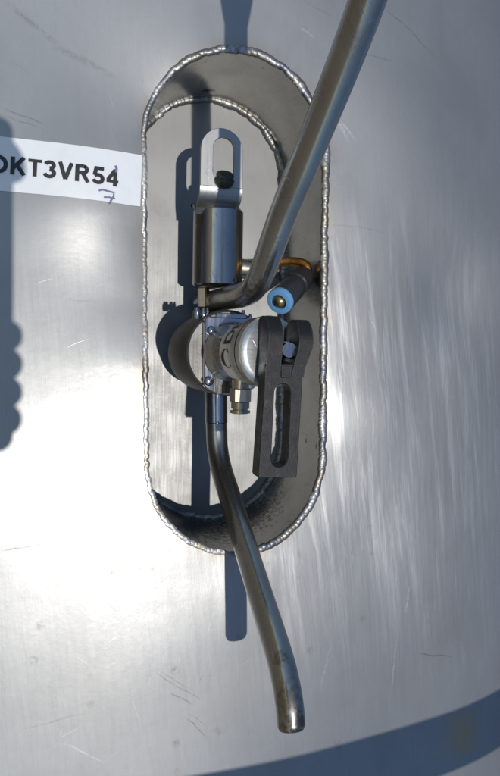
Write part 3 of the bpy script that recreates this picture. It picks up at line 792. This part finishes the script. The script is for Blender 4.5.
def prong(x0, x1, x0b, x1b, topy, jog=None):
    """plate standing in the Y-depth plane: rounded top; x sheared by rows so it can flare"""
    zr, zf = 86.0, hF+1.5; zc = (zr+zf)/2; rz = (zf-zr)/2; loop = []
    y0 = gy-11
    for a in range(0, 181, 10):
        t = math.radians(a); loop.append((topy-rz*1.0+rz*1.0*math.sin(t), zc+rz*math.cos(t)))
    steps_ = [(y0+(topy-rz-y0)*k/6, z) for z in (zr,) for k in range(5, -1, -1)]
    stepf = [(y0+(topy-rz-y0)*k/6, zf) for k in range(0, 6)]
    loop += steps_+stepf
    vs = []; fs = []; n = len(loop)
    for s_ in (0, 1):
        for y, z in loop:
            f = min(1, max(0, (y-y0)/(topy-rz-y0))); f = f*f*(3-2*f)
            a_, b_ = (x0b+(x0-x0b)*f, x1b+(x1-x1b)*f); vs.append(V(((a_, b_)[s_], y, z)))
    for i in range(n): fs.append((i, (i+1) % n, n+(i+1) % n, n+i))
    # triangulated sides as a fan from the centre
    for s_ in (0, 1):
        yc = (topy-rz)*.5+y0*.5; vs.append(V(((x0+x0b, x1+x1b)[s_]/2, yc, zc))); k = len(vs)-1
        for i in range(n): fs.append((k, s_*n+i, s_*n+(i+1) % n))
    mb = MB(); return mb.add(vs, fs, False)
wq = q['ltr'].x-q['tl'].x
p1 = prong(q['tl'].x, q['ltr'].x, q['ml'].x-.15, q['ml'].x+wq, q['top'].y); p1.build('prong', M_BLK, lev, sharp=30)
p2 = prong(q['rtl'].x, q['tr'].x, q['mr'].x+.15-wq*.85, q['mr'].x+.15, q['rtop'].y); p2.build('prong', M_BLK, lev, sharp=30)
c = (P(286, 372, hF))
mb = MB(); mb.prism(rrect(c.x-4.6, c.x+4.6, c.y-5, c.y+5, .8), AX, AY, AZ, V((0, 0, 0)), hR+2, hF+1.2, .5); bs_ = mb.build('boss', M_BLK, lev)
mb = MB(); mb.lathe(V((c.x, c.y, hF)), V((c.x, c.y, hF+1.6)), [(0, 2.8), (1.6, 2.8)], 20); mb.build('boss_hole', M_HOLE, bs_)
c = P(264, 348, 103); mb = MB(); mb.lathe(V((q['tl'].x-.8, c.y, c.z)), V((q['tr'].x, c.y, c.z)), [(0, 2.9), (q['rtl'].x-q['tl'].x+8, 2.9)], 20); mb.build('cross_pin', M_POL, lev)

# ------------------------------------------------------------------ push-in air fitting and its stained elbow
M_BLUE = plastic('blue release ring', (.15, .36, .62), .35, .05, .15)
M_NYL = plastic('black nylon', (.028, .028, .032), .33, .1, .35)
fr, ff = P(302.5, 278, -34), P(281, 300, 0)
M_STAIN = steel('rust stained tube', (.46, .30, .14), .30, .5, .5, 'x', .1, .5, .6, org=fr,
    spots=[(Lp(303, 264, -38), 20, (.34, .13, .02), .9), (Lp(286, 260, -50), 18, (.40, .18, .04), .9), (Lp(307, 272, -35), 8, (.35, .22, .1), .6)], scr=False)
fit = thing('air_fitting', fr, 'black push-in air fitting with a pale blue release ring', 'fitting')
ax = (ff-fr).normalized(); LF = (ff-fr).length
mb = MB(); mb.lathe(fr, ff, [(-7, 7), (-6, 10.5), (-3, 12.2), (4, 12.8), (LF*.30, 12.8), (LF*.33, 11.4), (LF*.45, 11.4), (LF*.48, 13.6), (LF-3, 13.9), (LF-1, 13.7), (LF, 13.2), (LF+.02, 4)], 56)
mb.build('nylon_body', M_NYL, fit)
mb = MB(); mb.lathe(ff, ff+ax, [(-1, 13.6), (3.6, 13.9), (5.2, 13.2), (5.8, 11.5), (5.8, 8.2), (4.2, 7.4), (1.0, 7.2), (.5, 1)], 56); mb.build('release_ring', M_BLUE, fit)
mb = MB(); mb.lathe(ff, ff+ax, [(0, 7.1), (3.6, 7.1), (6.2, 6.2), (8.4, 4.2), (9.4, 1.8), (9.5, .3)], 36)
mb.build('plug', steel('tarnished plug', (.40, .30, .17), .28, .45, .4, 'x', .1, .5, .5, scr=False), fit)
zb = -56
el = spline([P(255, 263, -62), P(275, 262, -56), P(290, 261.5, -48), P(300, 262.5, -40), P(306, 265.5, -36), P(307.5, 270.5, -35), P(304.5, 275.5, -35)], 8)
mb = MB(); mb.sweep(el, 4.9, 24); mb.build('elbow_tube', M_STAIN, fit, sharp=50)
c0, c1 = P(240, 268, -80), P(272, 271, -80)
mb = MB(); Ls = (c1-c0).length; prf = [(0, 10.5), (Ls-4, 10.5), (Ls-3, 9)]
for k in range(5): prf += [(Ls-3+k*1.8, 9.0), (Ls-2.1+k*1.8, 10.2)]
prf += [(Ls+7, 8.5)]
mb.lathe(c0, c1, prf, 36); mb.build('threaded_stub', M_BRASSY, fit, sharp=20)

# ------------------------------------------------------------------ outside the frame: what throws the other shadows
# curved rail that passes in front of the tank
def rail():
    h = 520.0; pts = []
    for px, py in ((-900, 835), (-600, 832), (-350, 828), (-120, 817), (60, 804), (130, 796), (200, 787), (275, 779), (350, 770), (430, 757), (500, 740), (570, 713), (650, 670)):
        p = P(px, py, -8); pts.append(p+SUN*((h-p.z)/SUN.z))
    mb = MB(); mb.sweep(spline(pts, 10), 39, 32); return mb, pts[8]
mb, b_ = rail()
rl = mb.build('handrail', M_GALV, base=tuple(b_), sharp=50); props(rl, 'curved tubular steel handrail in front of the tank', 'handrail')
# photographer's phone, just behind the lens, with the hand that holds it
def cam_pt(x, y, z): return CAM+EXc*x+EYc*y+EZc*z
EXc, EYc, EZc = (V((EX[i], EY[i], EN[i])) for i in range(3))
ph = thing('phone', cam_pt(-55, 0, 12), 'black phone held up in front of the tank by the photographer', 'phone')
mb = MB(); mb.prism(rrect(-118, -1, -165, 140, 14), EXc, EYc, EZc, CAM, 6, 20, 1.5)
mb.build('phone_body', M_NYL, ph)
def skin_material():
    m = NT('skin'); n1 = m.noise(m.map((.05,)*3), 1, 4)
    return m.done(m.bsdf(m.mix(m.rng(n1, .3, .7), (.42, .25, .18), (.52, .33, .25)), .5, 0))
def chain(name, pts, radii, mat, parent):
    me = bpy.data.meshes.new(name); b = base_of(parent)
    me.from_pydata([tuple((p-b)*S) for p in pts[0]], pts[1], [])
    o = bpy.data.objects.new(name, me); C.objects.link(o); o.parent = parent
    md = o.modifiers.new('skin', 'SKIN'); md.use_smooth_shade = True
    for v, r in zip(me.skin_vertices[0].data, radii): v.radius = (r*S, r*S)
    me.skin_vertices[0].data[0].use_root = True
    s_ = o.modifiers.new('sub', 'SUBSURF'); s_.levels = 2; s_.render_levels = 2
    me.materials.append(mat); return o
hand = thing('person', cam_pt(-150, -260, 60), 'bare forearm and hand of the person holding the phone up', 'person')
vv = [cam_pt(-330, -620, 330), cam_pt(-230, -430, 190), cam_pt(-150, -300, 80), cam_pt(-110, -210, 45), cam_pt(-85, -130, 35)]
ee = [(0, 1), (1, 2), (2, 3), (3, 4)]; rd = [72, 58, 46, 50, 40]
for k, (y0_, l_) in enumerate(((-62, 1.0), (-88, 1.04), (-114, 1.0), (-139, .85))):     # four fingers round the right edge
    i0 = len(vv)
    vv += [cam_pt(-70, y0_-10, 34), cam_pt(-30, y0_, 32), cam_pt(-2+4*l_, y0_+1, 26), cam_pt(4*l_-3, y0_+2, 12)]
    rd += [15, 17, 17, 14]; ee += [(4 if k < 2 else 3, i0), (i0, i0+1), (i0+1, i0+2), (i0+2, i0+3)]
i0 = len(vv); vv += [cam_pt(-75, 10, 40), cam_pt(-45, 90, 40), cam_pt(-16, 120, 34), cam_pt(5, 96, 28), cam_pt(6, 76, 24)]      # first finger reaching up the edge
rd += [17, 17, 17, 15, 12]; ee += [(4, i0), (i0, i0+1), (i0+1, i0+2), (i0+2, i0+3), (i0+3, i0+4)]
i0 = len(vv); vv += [cam_pt(-135, -140, 30), cam_pt(-140, -90, 14), cam_pt(-128, -50, 2)]; rd += [20, 16, 12]; ee += [(3, i0), (i0, i0+1), (i0+1, i0+2)]
chain('body', (vv, ee), rd, skin_material(), hand)
for o in list(C.objects):
    if '_b' in o: del o['_b']
